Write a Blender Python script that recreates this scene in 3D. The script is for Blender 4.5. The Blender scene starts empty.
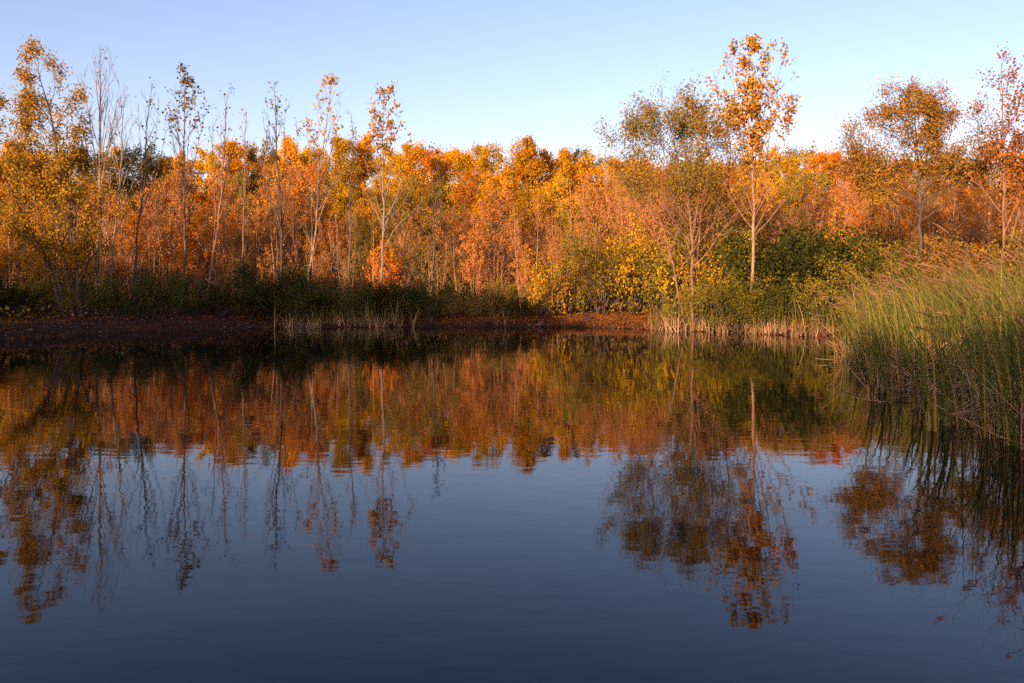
import bpy, math
import numpy as np
from mathutils import Vector

SC = bpy.context.scene
COL = SC.collection
PI = math.pi
F = 796.0            # focal length in pixels of the 1024-wide frame
CAMZ = 2.0           # eye height above the water
HOR = 280.0          # row of the horizon in the frame
SUN_EL, SUN_AZ = math.radians(9.5), math.radians(28)   # azimuth to the left of straight behind the camera
SD = np.array([math.sin(SUN_AZ), math.cos(SUN_AZ)])    # ground direction the light travels

def X(px, d): return (px - 512.0) / F * d
def Z(py, d): return CAMZ - (py - HOR) / F * d
def nrm(v): return v / np.maximum(np.linalg.norm(v, axis=-1, keepdims=True), 1e-9)
def RNG(s): return np.random.default_rng(s)

# ------------------------------------------------------------------ object helpers
def tag(o, label=None, cat=None, group=None, kind=None):
    if label: o['label'] = label
    if cat: o['category'] = cat
    if group: o['group'] = group
    if kind: o['kind'] = kind
    return o

def link(o, parent=None):
    COL.objects.link(o)
    if parent is not None: o.parent = parent
    return o

def empty(name, loc, rz=0.0, s=(1, 1, 1)):
    o = bpy.data.objects.new(name, None)
    o.empty_display_size = .3
    o.location = loc; o.rotation_euler = (0, 0, rz); o.scale = s
    return link(o)

def mesh_np(name, V, Fs, mats, midx=None, smooth=True):
    """V (n,3); Fs list of int arrays (m,k) of equal-sized faces; midx list of material indices per array"""
    me = bpy.data.meshes.new(name)
    V = np.asarray(V, dtype=np.float32)
    me.vertices.add(len(V)); me.vertices.foreach_set('co', V.ravel())
    Fs = [f for f in Fs]
    loops = np.concatenate([f.ravel() for f in Fs]).astype(np.int32)
    tot = np.concatenate([np.full(len(f), f.shape[1], np.int32) for f in Fs])
    start = np.concatenate([[0], np.cumsum(tot)[:-1]]).astype(np.int32)
    me.loops.add(len(loops)); me.loops.foreach_set('vertex_index', loops)
    me.polygons.add(len(tot)); me.polygons.foreach_set('loop_start', start)
    for m in mats: me.materials.append(m)
    if midx is not None:
        me.polygons.foreach_set('material_index', np.concatenate([np.full(len(f), i, np.int32) for f, i in zip(Fs, midx)]))
    me.polygons.foreach_set('use_smooth', np.full(len(tot), bool(smooth)))
    me.update(calc_edges=True)
    return me

def mobj(name, me, parent=None):
    return link(bpy.data.objects.new(name, me), parent)

class MB:
    """collects geometry into one mesh"""
    def __init__(s): s.V = []; s.F = []; s.M = []; s.n = 0
    def add(s, V, Fq, mi=0):
        if len(V) == 0: return
        s.V.append(V); s.F.append(np.asarray(Fq) + s.n); s.M.append(mi); s.n += len(V)
    def mesh(s, name, mats, smooth=True): return mesh_np(name, np.concatenate(s.V), s.F, mats, s.M, smooth)
    def obj(s, name, mats, parent=None, smooth=True): return mobj(name, s.mesh(name, mats, smooth), parent)

def tubes(mb, polys, k, mi=0):
    groups = {}
    for p, r in polys: groups.setdefault(len(p), []).append((p, r))
    for n, lst in groups.items():
        P = np.array([a for a, b in lst]); R = np.array([b for a, b in lst])
        T = nrm(np.gradient(P, axis=1))
        U = nrm(np.cross(T, np.array([.31, .93, .07]))); W = np.cross(T, U)
        a = np.arange(k) * 2 * PI / k
        V = P[:, :, None, :] + R[:, :, None, None] * (np.cos(a)[None, None, :, None] * U[:, :, None, :] + np.sin(a)[None, None, :, None] * W[:, :, None, :])
        N = len(lst)
        base = (np.arange(N) * n * k)[:, None, None]
        i = np.arange(n - 1)[None, :, None] * k; j = np.arange(k)[None, None, :]; j2 = (j + 1) % k
        q = np.stack([base + i + j, base + i + j2, base + i + k + j2, base + i + k + j], -1).reshape(-1, 4)
        mb.add(V.reshape(-1, 3), q, mi)

def leaves(mb, P, size, rng, droop=.3, asp=.42, mi=0):
    n = len(P)
    if n == 0: return
    L = size * rng.uniform(.6, 1.25, n)[:, None]
    a = rng.normal(size=(n, 3)); a[:, 2] -= droop; a = nrm(a)
    b = nrm(np.cross(a, rng.normal(size=(n, 3)))); c = np.cross(a, b)
    fold = c * L * rng.uniform(.03, .16, n)[:, None]
    V = np.stack([P, P + a * L * .42 + b * L * asp + fold, P + a * L, P + a * L * .42 - b * L * asp + fold], 1).reshape(-1, 3)
    mb.add(V, np.arange(n * 4).reshape(n, 4), mi)

def blades(mb, B, H, lean, width, rng, nseg=5, mi=0, curl=1.0):
    """long grass blades: B (n,3) bases, H (n,) lengths, lean (n,2) sideways travel of the tip"""
    n = len(B)
    if n == 0: return
    t = np.linspace(0, 1, nseg + 1)[None, :, None]
    l3 = np.concatenate([lean, np.zeros((n, 1))], 1)[:, None, :]
    mag = np.linalg.norm(lean, axis=1)[:, None, None] / np.maximum(H[:, None, None], .01)
    up = np.zeros((n, 1, 3)); up[:, 0, 2] = H
    P = B[:, None, :] + up * (t - .32 * np.minimum(mag, 1.3) * t ** 3) + l3 * t ** (1 + curl)
    ang = rng.uniform(0, PI, n)
    w = np.stack([np.cos(ang), np.sin(ang), np.zeros(n)], 1)[:, None, :]
    prof = np.clip(1.05 - t ** 2.2, .07, 1) * np.minimum(1, .6 + t * 2)
    wid = (width[:, None, None] * prof) * .5
    V = np.stack([P - w * wid, P + w * wid], 2).reshape(-1, 3)
    m = (nseg + 1) * 2
    i = np.arange(nseg)[None, :] * 2 + (np.arange(n) * m)[:, None]
    q = np.stack([i, i + 1, i + 3, i + 2], -1).reshape(-1, 4)
    mb.add(V, q, mi)

# ------------------------------------------------------------------ materials
def new_mat(name):
    m = bpy.data.materials.new(name); m.use_nodes = True
    nt = m.node_tree; nt.nodes.clear()
    out = nt.nodes.new('ShaderNodeOutputMaterial')
    return m, nt, out
def N(nt, typ, **kw):
    n = nt.nodes.new(typ)
    for k, v in kw.items(): setattr(n, k, v)
    return n
def ramp(nt, cols, pos=None, interp='LINEAR'):
    r = nt.nodes.new('ShaderNodeValToRGB'); cr = r.color_ramp; cr.interpolation = interp
    pos = pos or list(np.linspace(0, 1, len(cols)))
    while len(cr.elements) < len(cols): cr.elements.new(.5)
    for e, c, p in zip(cr.elements, cols, pos): e.position = p; e.color = (*c, 1)
    return r

def leaf_mat(name, cols, trans=.3, objvar=.25, pos=None):
    """leaves: each leaf takes its own tone (random per island), each tree its own value; part of the light passes through"""
    m, nt, out = new_mat(name); L = nt.links.new
    g = N(nt, 'ShaderNodeNewGeometry')
    r = ramp(nt, cols, pos); L(g.outputs['Random Per Island'], r.inputs[0])
    oi = N(nt, 'ShaderNodeObjectInfo')
    mr = N(nt, 'ShaderNodeMapRange'); mr.inputs[3].default_value = 1 - objvar; mr.inputs[4].default_value = 1 + objvar
    L(oi.outputs['Random'], mr.inputs[0])
    tc = N(nt, 'ShaderNodeTexCoord'); no = N(nt, 'ShaderNodeTexNoise'); no.inputs['Scale'].default_value = .9; no.inputs['Detail'].default_value = 2
    L(tc.outputs['Object'], no.inputs['Vector'])
    m2 = N(nt, 'ShaderNodeMapRange'); m2.inputs[1].default_value = .3; m2.inputs[2].default_value = .7; m2.inputs[3].default_value = .487; m2.inputs[4].default_value = .515
    L(no.outputs['Fac'], m2.inputs[0])
    hs = N(nt, 'ShaderNodeHueSaturation'); L(r.outputs[0], hs.inputs['Color']); L(mr.outputs[0], hs.inputs['Value']); L(m2.outputs[0], hs.inputs['Hue'])
    d = N(nt, 'ShaderNodeBsdfDiffuse'); t = N(nt, 'ShaderNodeBsdfTranslucent'); mx = N(nt, 'ShaderNodeMixShader')
    L(hs.outputs[0], d.inputs[0]); L(hs.outputs[0], t.inputs[0]); mx.inputs[0].default_value = trans
    L(d.outputs[0], mx.inputs[1]); L(t.outputs[0], mx.inputs[2]); L(mx.outputs[0], out.inputs[0])
    return m

def bark_mat(name, c1, c2, scale=6, stretch=.2, rough=.9):
    m, nt, out = new_mat(name); L = nt.links.new
    tc = N(nt, 'ShaderNodeTexCoord'); mp = N(nt, 'ShaderNodeMapping'); mp.inputs['Scale'].default_value = (1, 1, stretch)
    no = N(nt, 'ShaderNodeTexNoise'); no.inputs['Scale'].default_value = scale; no.inputs['Detail'].default_value = 6; no.inputs['Roughness'].default_value = .65
    L(tc.outputs['Object'], mp.inputs[0]); L(mp.outputs[0], no.inputs['Vector'])
    r = ramp(nt, [c1, c2], [.35, .65]); L(no.outputs['Fac'], r.inputs[0])
    b = N(nt, 'ShaderNodeBsdfPrincipled'); b.inputs['Roughness'].default_value = rough; b.inputs['Specular IOR Level'].default_value = .15
    L(r.outputs[0], b.inputs['Base Color'])
    bp = N(nt, 'ShaderNodeBump'); bp.inputs['Strength'].default_value = .5; bp.inputs['Distance'].default_value = .02
    L(no.outputs['Fac'], bp.inputs['Height']); L(bp.outputs[0], b.inputs['Normal'])
    L(b.outputs[0], out.inputs[0])
    return m

M = {}
M['bark_pale'] = bark_mat('bark_pale', (.13, .10, .08), (.30, .235, .185), 9, .35)
M['bark_warm'] = bark_mat('bark_warm', (.20, .12, .08), (.38, .25, .175), 9, .35)
M['bark_grey'] = bark_mat('bark_grey', (.055, .043, .037), (.14, .11, .09), 9, .35)
M['bark_dark'] = bark_mat('bark_dark', (.045, .034, .03), (.11, .085, .072), 9, .35)
M['bark_red'] = bark_mat('bark_red', (.11, .065, .045), (.26, .155, .11), 9, .35)
M['bark_pink'] = bark_mat('bark_pink', (.20, .115, .08), (.42, .26, .185), 9, .35)
M['twig_pink'] = bark_mat('twig_pink', (.28, .13, .075), (.44, .235, .14))
M['twig_orange'] = bark_mat('twig_orange', (.30, .14, .05), (.46, .25, .09))
M['twig_brown'] = bark_mat('twig_brown', (.13, .075, .05), (.24, .14, .095))
M['gold'] = leaf_mat('leaf_gold', [(.50, .20, .008), (.64, .30, .010), (.66, .37, .02), (.34, .20, .015), (.54, .17, .010)])
M['yellow'] = leaf_mat('leaf_yellow', [(.52, .29, .012), (.64, .38, .015), (.30, .22, .015), (.56, .26, .012)])
M['orange'] = leaf_mat('leaf_orange', [(.54, .165, .008), (.62, .22, .010), (.40, .10, .010), (.60, .28, .015)])
M['redorange'] = leaf_mat('leaf_redorange', [(.44, .115, .025), (.36, .075, .02), (.52, .18, .03), (.30, .09, .03)])
M['brown'] = leaf_mat('leaf_brown', [(.25, .10, .03), (.17, .07, .022), (.31, .14, .035), (.21, .12, .03)])
M['olive'] = leaf_mat('leaf_olive', [(.20, .17, .03), (.14, .13, .025), (.30, .21, .03), (.24, .15, .03)])
M['green'] = leaf_mat('leaf_green', [(.055, .075, .014), (.038, .055, .011), (.08, .09, .015), (.12, .11, .02)])
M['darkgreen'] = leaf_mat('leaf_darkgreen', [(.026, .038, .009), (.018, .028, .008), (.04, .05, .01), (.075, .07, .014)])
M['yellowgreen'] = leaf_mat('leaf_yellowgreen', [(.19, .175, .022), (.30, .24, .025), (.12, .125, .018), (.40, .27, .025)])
M['cotton'] = leaf_mat('leaf_cotton', [(.50, .24, .025), (.56, .31, .04), (.20, .15, .03), (.40, .16, .03), (.13, .11, .03)])
M['cottondark'] = leaf_mat('leaf_cottondark', [(.10, .085, .025), (.16, .11, .03), (.30, .17, .03), (.08, .07, .02)])
M['cottonred'] = leaf_mat('leaf_cottonred', [(.34, .11, .03), (.24, .09, .03), (.42, .19, .04), (.14, .08, .025)])
M['rust'] = leaf_mat('leaf_rust', [(.42, .16, .06), (.48, .22, .06), (.32, .12, .055), (.54, .28, .03)])
M['litter'] = leaf_mat('leaf_litter', [(.12, .042, .018), (.22, .075, .022), (.07, .032, .018), (.32, .13, .035), (.04, .022, .014)], trans=.05)
M['willow'] = leaf_mat('leaf_willow', [(.30, .25, .05), (.36, .25, .045), (.20, .19, .045), (.44, .27, .045), (.15, .15, .045)])
M['locust'] = leaf_mat('leaf_locust', [(.21, .125, .03), (.30, .14, .03), (.11, .09, .02), (.25, .155, .035), (.34, .18, .035)])
M['goldbrown'] = leaf_mat('leaf_goldbrown', [(.36, .18, .018), (.44, .24, .02), (.20, .15, .02), (.36, .14, .018), (.15, .125, .02), (.28, .20, .02)])
M['reedgreen'] = leaf_mat('reed_green', [(.09, .115, .022), (.15, .165, .03), (.065, .09, .018), (.20, .17, .035), (.36, .25, .085)], pos=[0, .28, .55, .82, 1])
M['reedstraw'] = leaf_mat('reed_straw', [(.40, .25, .15), (.28, .165, .10), (.48, .33, .21), (.20, .12, .08)], trans=.15)
M['reedplume'] = leaf_mat('reed_plume', [(.24, .13, .08), (.18, .10, .065), (.32, .19, .115)], trans=.25)

# ------------------------------------------------------------------ world, sun, camera
w = bpy.data.worlds.new('World'); SC.world = w; w.use_nodes = True
nt = w.node_tree; nt.nodes.clear()
sky = nt.nodes.new('ShaderNodeTexSky'); sky.sky_type = 'NISHITA'; sky.sun_disc = False
sky.sun_elevation = SUN_EL; sky.sun_rotation = PI + SUN_AZ      # sun behind the camera, to its left
sky.air_density = 1.0; sky.dust_density = 2.2; sky.ozone_density = 2.2; sky.altitude = 150
bg = nt.nodes.new('ShaderNodeBackground'); bg.inputs[1].default_value = .15
wo = nt.nodes.new('ShaderNodeOutputWorld')
tint = nt.nodes.new('ShaderNodeMix'); tint.data_type = 'RGBA'; tint.blend_type = 'MULTIPLY'; tint.inputs[0].default_value = 1
tint.inputs[7].default_value = (1.45, .985, .96, 1)
sat = nt.nodes.new('ShaderNodeHueSaturation'); sat.inputs['Saturation'].default_value = 1.12
nt.links.new(sky.outputs[0], sat.inputs['Color']); nt.links.new(sat.outputs[0], tint.inputs[6]); nt.links.new(tint.outputs[2], bg.inputs[0]); nt.links.new(bg.outputs[0], wo.inputs[0])

sl = bpy.data.lights.new('sun', 'SUN'); sl.energy = 4.5; sl.angle = math.radians(.5); sl.color = (1.0, .61, .33)
so = bpy.data.objects.new('sun', sl); link(so)
ldir = Vector((SD[0] * math.cos(SUN_EL), SD[1] * math.cos(SUN_EL), -math.sin(SUN_EL)))
so.rotation_euler = ldir.to_track_quat('-Z', 'Y').to_euler(); so.location = (-30, -60, 40)

cd = bpy.data.cameras.new('camera'); cam = bpy.data.objects.new('camera', cd); link(cam)
cam.location = (0, 0, CAMZ); cam.rotation_euler = (PI / 2, 0, 0)
cd.sensor_width = 36; cd.lens = F * 36 / 1024; cd.shift_y = -(341.5 - HOR) / 1024
cd.clip_start = .1; cd.clip_end = 6000
SC.camera = cam
vs = SC.view_settings; vs.view_transform = 'Standard'; vs.look = 'None'; vs.exposure = 1.25; vs.gamma = 1; vs.use_curve_mapping = False
cy = SC.cycles; cy.max_bounces = 6; cy.diffuse_bounces = 3; cy.glossy_bounces = 3; cy.transmission_bounces = 4; cy.use_denoising = False; cy.use_adaptive_sampling = False; cy.sample_clamp_indirect = 1.5; cy.blur_glossy = .5
cy.caustics_reflective = False; cy.caustics_refractive = False

# ------------------------------------------------------------------ terrain and water
shore_px = [(-330, 372), (-150, 354), (0, 341), (45, 337.5), (90, 334), (150, 331.5), (200, 330), (280, 328), (350, 327.2), (400, 327), (500, 327), (560, 327.3),
            (600, 328), (640, 329.5), (680, 331), (760, 334), (815, 337)]
SH = [(X(a, F * CAMZ / (b - HOR)), F * CAMZ / (b - HOR)) for a, b in shore_px]
SH += [(11.6, 25.5), (11.0, 22.5), (9.6, 19.5), (8.3, 16), (7.4, 13), (7.1, 11), (7.2, 8.5), (7.5, 6), (6.5, 3.5), (3, 2.4), (-3, 2.2), (-9, 3), (-16, 7), (-20, 12)]
SH = np.array(SH)

def shore_dist(x, y):
    """signed distance to the waterline, positive on land"""
    p = np.stack([x, y], -1); best = np.full(x.shape, 1e9); inside = np.zeros(x.shape, bool)
    for i in range(len(SH)):
        a, b = SH[i], SH[(i + 1) % len(SH)]
        ab = b - a; t = np.clip(((p - a) @ ab) / (ab @ ab), 0, 1)
        best = np.minimum(best, np.linalg.norm(p - (a + t[..., None] * ab), axis=-1))
        c = ((a[1] > y) != (b[1] > y)) & (x < (b[0] - a[0]) * (y - a[1]) / (b[1] - a[1] + 1e-12) + a[0])
        inside ^= c
    return np.where(inside, -best, best)

_r = RNG(5); WV = [( _r.uniform(-1, 1, 2) * f, _r.uniform(0, 6.28), 1 / (1 + f) ) for f in (.12, .2, .35, .6, 1., 1.7, 2.6, 4., 5.5, 7.) for _ in range(3)]
def lump(x, y, fmin=0, fmax=99):
    s = np.zeros_like(x)
    for k, ph, a in WV:
        f = np.hypot(*k)
        if fmin <= f <= fmax: s = s + a * np.sin(x * k[0] + y * k[1] + ph)
    return s

def height(x, y):
    x = np.asarray(x, float); y = np.asarray(y, float)
    d = shore_dist(x, y) + .12 * lump(x, y, .5); bh = np.interp(x, [-14, -8, 20], [.72, .38, .38])
    z = np.where(d < 0, np.maximum(d * .3, -1.3), bh * (1 - np.exp(-np.maximum(d, 0) / .8)))
    far = np.clip((d - 2) / 60, 0, 1)
    z = z + np.where(d > 0, far * 1.2 + .05 * lump(x, y) * np.clip(d / 2, 0, 1), 0)
    # unseen rise added behind the photographer, crest shaped to cast the long shadow
    v = x * SD[0] + y * SD[1]; u = x * SD[1] - y * SD[0]
    crest = np.interp(u, [-90, -40, -27, -20, -15, -11, -6, 0, 6, 30, 80], [13.2, 12.6, 12.4, 12.5, 11.7, 9.6, 8.5, 9.0, 9.3, 9.6, 10])
    crest = crest + .55 * np.sin(u * 1.9 + 1) * np.sin(u * .73) + .35 * np.sin(u * 4.3 + 2)
    shade_rise = np.clip((-v - 8) / 37, 0, 1); shade_rise = shade_rise * shade_rise * (3 - 2 * shade_rise)
    return z + shade_rise * crest
def zg(x, y): return float(height(np.array([x]), np.array([y]))[0])

def axis(parts):
    out = []
    for a, b, s in parts: out.append(np.arange(a, b, s))
    return np.concatenate(out + [np.array([parts[-1][1]])])
gx = axis([(-2500, -400, 300), (-400, -140, 40), (-140, -32, 3), (-32, 24, .32), (24, 140, 3), (140, 400, 40), (400, 2500, 300)])
gy = axis([(-2500, -300, 300), (-300, -110, 30), (-110, -40, 2), (-40, 4, 1.5), (4, 20, .8), (20, 42, .3), (42, 110, 2.5), (110, 400, 30), (400, 2900, 250)])
GX, GY = np.meshgrid(gx, gy)
GZ = height(GX, GY)
idx = np.arange(GX.size).reshape(GX.shape)
q = np.stack([idx[:-1, :-1], idx[:-1, 1:], idx[1:, 1:], idx[1:, :-1]], -1).reshape(-1, 4)
m, nt, out = new_mat('earth'); L = nt.links.new
tc = N(nt, 'ShaderNodeTexCoord')
n1 = N(nt, 'ShaderNodeTexNoise'); n1.inputs['Scale'].default_value = 2.2; n1.inputs['Detail'].default_value = 8; n1.inputs['Roughness'].default_value = .7
n2 = N(nt, 'ShaderNodeTexNoise'); n2.inputs['Scale'].default_value = 14; n2.inputs['Detail'].default_value = 5
L(tc.outputs['Object'], n1.inputs['Vector']); L(tc.outputs['Object'], n2.inputs['Vector'])
r1 = ramp(nt, [(.014, .009, .007), (.030, .018, .013), (.06, .032, .02)], [.3, .5, .72]); L(n1.outputs['Fac'], r1.inputs[0])
r2 = ramp(nt, [(.45, .45, .45), (1.35, 1.3, 1.25)], [.3, .7]); L(n2.outputs['Fac'], r2.inputs[0])
mu = N(nt, 'ShaderNodeMix', data_type='RGBA', blend_type='MULTIPLY'); mu.inputs[0].default_value = 1
L(r1.outputs[0], mu.inputs[6]); L(r2.outputs[0], mu.inputs[7])
b = N(nt, 'ShaderNodeBsdfPrincipled'); b.inputs['Roughness'].default_value = .95; b.inputs['Specular IOR Level'].default_value = .1
L(mu.outputs[2], b.inputs['Base Color'])
bp = N(nt, 'ShaderNodeBump'); bp.inputs['Strength'].default_value = .8; bp.inputs['Distance'].default_value = .06
L(n2.outputs['Fac'], bp.inputs['Height']); L(bp.outputs[0], b.inputs['Normal']); L(b.outputs[0], out.inputs[0])
M['earth'] = m
tag(mobj('ground', mesh_np('ground', np.stack([GX, GY, GZ], -1).reshape(-1, 3), [q], [m])), 'brown earth bank and woodland floor around the pond', 'ground', kind='structure')

m, nt, out = new_mat('water'); L = nt.links.new
tc = N(nt, 'ShaderNodeTexCoord')
def wave(sx, sy, detail, rot=0.0):
    mp = N(nt, 'ShaderNodeMapping'); mp.inputs['Scale'].default_value = (sx, sy, 1); mp.inputs['Rotation'].default_value = (0, 0, rot)
    no = N(nt, 'ShaderNodeTexNoise'); no.inputs['Scale'].default_value = 1; no.inputs['Detail'].default_value = detail; no.inputs['Roughness'].default_value = .5
    L(tc.outputs['Object'], mp.inputs[0]); L(mp.outputs[0], no.inputs['Vector']); return no
wa = wave(2.2, 4.2, 2, .08); wb = wave(.4, .8, 1, -.15)
ad = N(nt, 'ShaderNodeMath', operation='MULTIPLY_ADD'); ad.inputs[1].default_value = 2.0
L(wb.outputs['Fac'], ad.inputs[0]); L(wa.outputs['Fac'], ad.inputs[2])
bp = N(nt, 'ShaderNodeBump'); bp.inputs['Strength'].default_value = 1; bp.inputs['Distance'].default_value = .0013
L(ad.outputs[0], bp.inputs['Height'])
bed = N(nt, 'ShaderNodeTexNoise'); bed.inputs['Scale'].default_value = 1.6; bed.inputs['Detail'].default_value = 6; bed.inputs['Roughness'].default_value = .65
L(tc.outputs['Object'], bed.inputs['Vector'])
rb = ramp(nt, [(.0002, .0004, .0012), (.0006, .001, .0028), (.0022, .0028, .0042)], [.3, .52, .78]); L(bed.outputs['Fac'], rb.inputs[0])
b = N(nt, 'ShaderNodeBsdfPrincipled'); b.inputs['Roughness'].default_value = .02; b.inputs['IOR'].default_value = 1.33; b.inputs['Specular Tint'].default_value = (.05, .22, .65, 1)
L(rb.outputs[0], b.inputs['Base Color']); L(bp.outputs[0], b.inputs['Normal']); L(b.outputs[0], out.inputs[0])
WV_ = np.array([(-60, 0, 0), (20, 0, 0), (20, 46, 0), (-60, 46, 0)], float)
tag(mobj('water', mesh_np('water', WV_, [np.array([[0, 1, 2, 3]])], [m], smooth=False)), 'still dark pond water reflecting the autumn trees', 'water', kind='structure')

# ------------------------------------------------------------------ growing branches
def rot_about(v, ax, a):
    return v * math.cos(a) + np.cross(ax, v) * math.sin(a) + ax * (ax @ v) * (1 - math.cos(a))
def branch(rng, p, d, Ln, r, n, up, wob, taper=.25):
    pts = [p]; d = d / np.linalg.norm(d); J = rng.normal(size=(n, 3)) * wob
    for i in range(n):
        d = d + J[i]; d[2] += up; d = d / math.sqrt(d @ d)
        pts.append(pts[-1] + d * (Ln / n))
    return np.array(pts), r * np.linspace(1, taper, n + 1)
def along(pts, t):
    f = t * (len(pts) - 1); i = min(int(f), len(pts) - 2)
    return pts[i] + (pts[i + 1] - pts[i]) * (f - i), pts[i + 1] - pts[i]
def side_dir(rng, d, ang):
    d = d / np.linalg.norm(d); a = np.cross(d, rng.normal(size=3)); a /= np.linalg.norm(a)
    return rot_about(d, a, ang)
def grow(rng, p, d, Ln, r, lev, P, out, term):
    """P: dict with nsub, lenf, spread, up, wob per tree"""
    n = (3, 4, 5, 6)[lev]
    pts, rad = branch(rng, p, d, Ln, r, n, P['up'], P['wob'])
    out.append((pts, rad))
    if lev == 0: term.append(pts); return
    term.append(pts[-3:])
    k = P['nsub'][lev - 1]
    for i in range(k):
        t = rng.uniform(P.get('t0', .3), 1) if i else .98
        q_, dq = along(pts, t)
        L2 = Ln * P['lenf'] * rng.uniform(.7, 1.25) * (1.15 - .5 * t)
        grow(rng, q_, side_dir(rng, dq, P['spread'] * rng.uniform(.6, 1.3)), L2, max(r * .5 * (1.1 - .5 * t), P['rmin']), lev - 1, P, out, term)

def path(rng, base, top, n, bow, wob):
    t = np.linspace(0, 1, n + 1)[:, None]
    p = base + (top - base) * t + np.array([bow[0], bow[1], 0]) * (np.sin(t * PI))
    j = np.cumsum(rng.normal(size=(n + 1, 3)) * wob, 0); j -= t * j[-1] + (1 - t) * j[0]; j[:, 2] = 0
    return p + j
def leaf_points(rng, term, per, jit, mask=None):
    out = []
    for pts in term:
        k = rng.poisson(per)
        if k == 0: continue
        t = rng.uniform(.15, 1.0, k) * (len(pts) - 1); i = np.minimum(t.astype(int), len(pts) - 2); f = (t - i)[:, None]
        out.append(pts[i] * (1 - f) + pts[i + 1] * f)
    if not out: return np.zeros((0, 3))
    P_ = np.concatenate(out); P_ = P_ + rng.normal(size=P_.shape) * jit
    if mask is not None: P_ = P_[mask(P_) > rng.uniform(0, 1, len(P_))]
    return P_

ZONES = []          # landmark trees for the labels: (frame column, words)
HERO_SPOTS = []
def hero(name, label, cat, px, d, stems, leafm, barkm, seed, limbs=16, f0=.35, ang=.5, lenk=.4, lev=2, nsub=(4, 5), lenf=.42, spread=.6, up=.08, wob=.12,
         r0=.09, per=3., size=.11, jit=.06, mask=None, droop=.5, asp=.42, rmin=.006, lmin=.5, group=None, leaders=(), twigm=None, lenp=1.0):
    """a tree of its own: stems = [(dx base px, top px, top py, bow, radius factor)], each main limb a child of the tree, leaves the crown"""
    rng = RNG(seed); x0 = X(px, d); z0 = zg(x0, d) - .05
    root = empty(name, (x0, d, z0)); tag(root, label, cat, group)
    HERO_SPOTS.append((x0, d))
    term = []; P = dict(nsub=nsub, lenf=lenf, spread=spread, up=up, wob=wob, rmin=rmin)
    for si, (bpx, tpx, tpy, bow, rf, nl) in enumerate(stems):
        b0 = np.array([X(bpx, d) - x0, (si * .23) % .5, 0.]); Ht = Z(tpy, d) - z0
        tp = np.array([X(tpx, d) - x0, rng.uniform(-.4, .4), Ht])
        pts = path(rng, b0, tp, 16, (bow, 0), .035)
        rad = r0 * rf * (np.linspace(1, 0, 17) ** .8 * .93 + .07) ; rad[0] *= 1.35
        mb = MB(); tubes(mb, [(pts, rad)], 8)
        mb.obj('trunk', [M[barkm]], root)
        term.append(pts[-4:])
        lg = rng.permutation(nl)
        for i in range(nl):
            f = f0 + (.97 - f0) * (i + rng.uniform(0, 1)) / nl
            p, dd = along(pts, f)
            phi = i * 2.4 + rng.uniform(-.5, .5); dd = dd / np.linalg.norm(dd)
            h = np.array([math.cos(phi), math.sin(phi), 0.])
            a = ang * rng.uniform(.75, 1.3)
            dv = dd * math.cos(a) + h * math.sin(a)
            Ln = (lmin + lenk * Ht * (1 - f) ** lenp) * rng.uniform(.75, 1.2)
            out = []
            grow(rng, p, dv, Ln, max(r0 * rf * (1 - f) * .55 + .008, .012), lev, P, out, term)
            mb = MB(); tubes(mb, out[:1], 5); tubes(mb, out[1:], 3)
            mb.obj('limb', [M[twigm or barkm]], root)
        if si == 0:
            for f, tpx, tpy, nl2, ln in leaders:
                p, _d = along(pts, f); tg = np.array([X(tpx, d) - x0, rng.uniform(-1, 1) * .25 * abs(X(tpx, d) - x0 - p[0]) + rng.uniform(-.4, .4), Z(tpy, d) - z0])
                c = p + (tg - p) * np.array([.62, .62, .36]); t = np.linspace(0, 1, 11)[:, None]
                lp_ = p * (1 - t) ** 2 + 2 * c * t * (1 - t) + tg * t * t; lp_[1:-1] += np.cumsum(rng.normal(size=(9, 3)) * .02, 0)
                out = []; term.append(lp_[-4:])
                for j in range(nl2):
                    q_, dq = along(lp_, .3 + .68 * (j + rng.uniform(0, 1)) / nl2)
                    grow(rng, q_, side_dir(rng, dq, spread * rng.uniform(.8, 1.4)), ln * rng.uniform(.6, 1.2), .012, 1, P, out, term)
                mb = MB(); tubes(mb, [(lp_, r0 * (1 - f) * .62 * np.linspace(1, .16, 11))], 5); tubes(mb, out, 3)
                mb.obj('limb', [M[twigm or barkm]], root)
    lp = leaf_points(rng, term, per, jit, (lambda q_: mask(q_, rng)) if mask else None)
    mb = MB(); leaves(mb, lp, size, rng, droop, asp)
    if len(lp): mb.obj('crown', [M[leafm]], root)
    return root

def hmask(lo, hi, full, rest=0.0, clump=0.0):
    """share of leaves kept by height above the base (metres): full between lo and hi, rest elsewhere; clump thins them in patches"""
    def f(p, rng):
        sm = np.clip((p[:, 2] - lo + 1.1) / 2.2, 0, 1); sm = sm * sm * (3 - 2 * sm); k = rest + (full - rest) * np.where(p[:, 2] < hi, sm, 0)
        if clump:
            s = np.sin(p[:, 0] * 2.6 + 1) + np.sin(p[:, 1] * 2.9 + 2) + np.sin(p[:, 2] * 2.4 + .5) + .7 * np.sin(p[:, 0] * 5.1 + p[:, 2] * 4.3)
            k = k * np.clip(.55 + s * clump, .03, 1.6)
        return k
    return f

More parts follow.
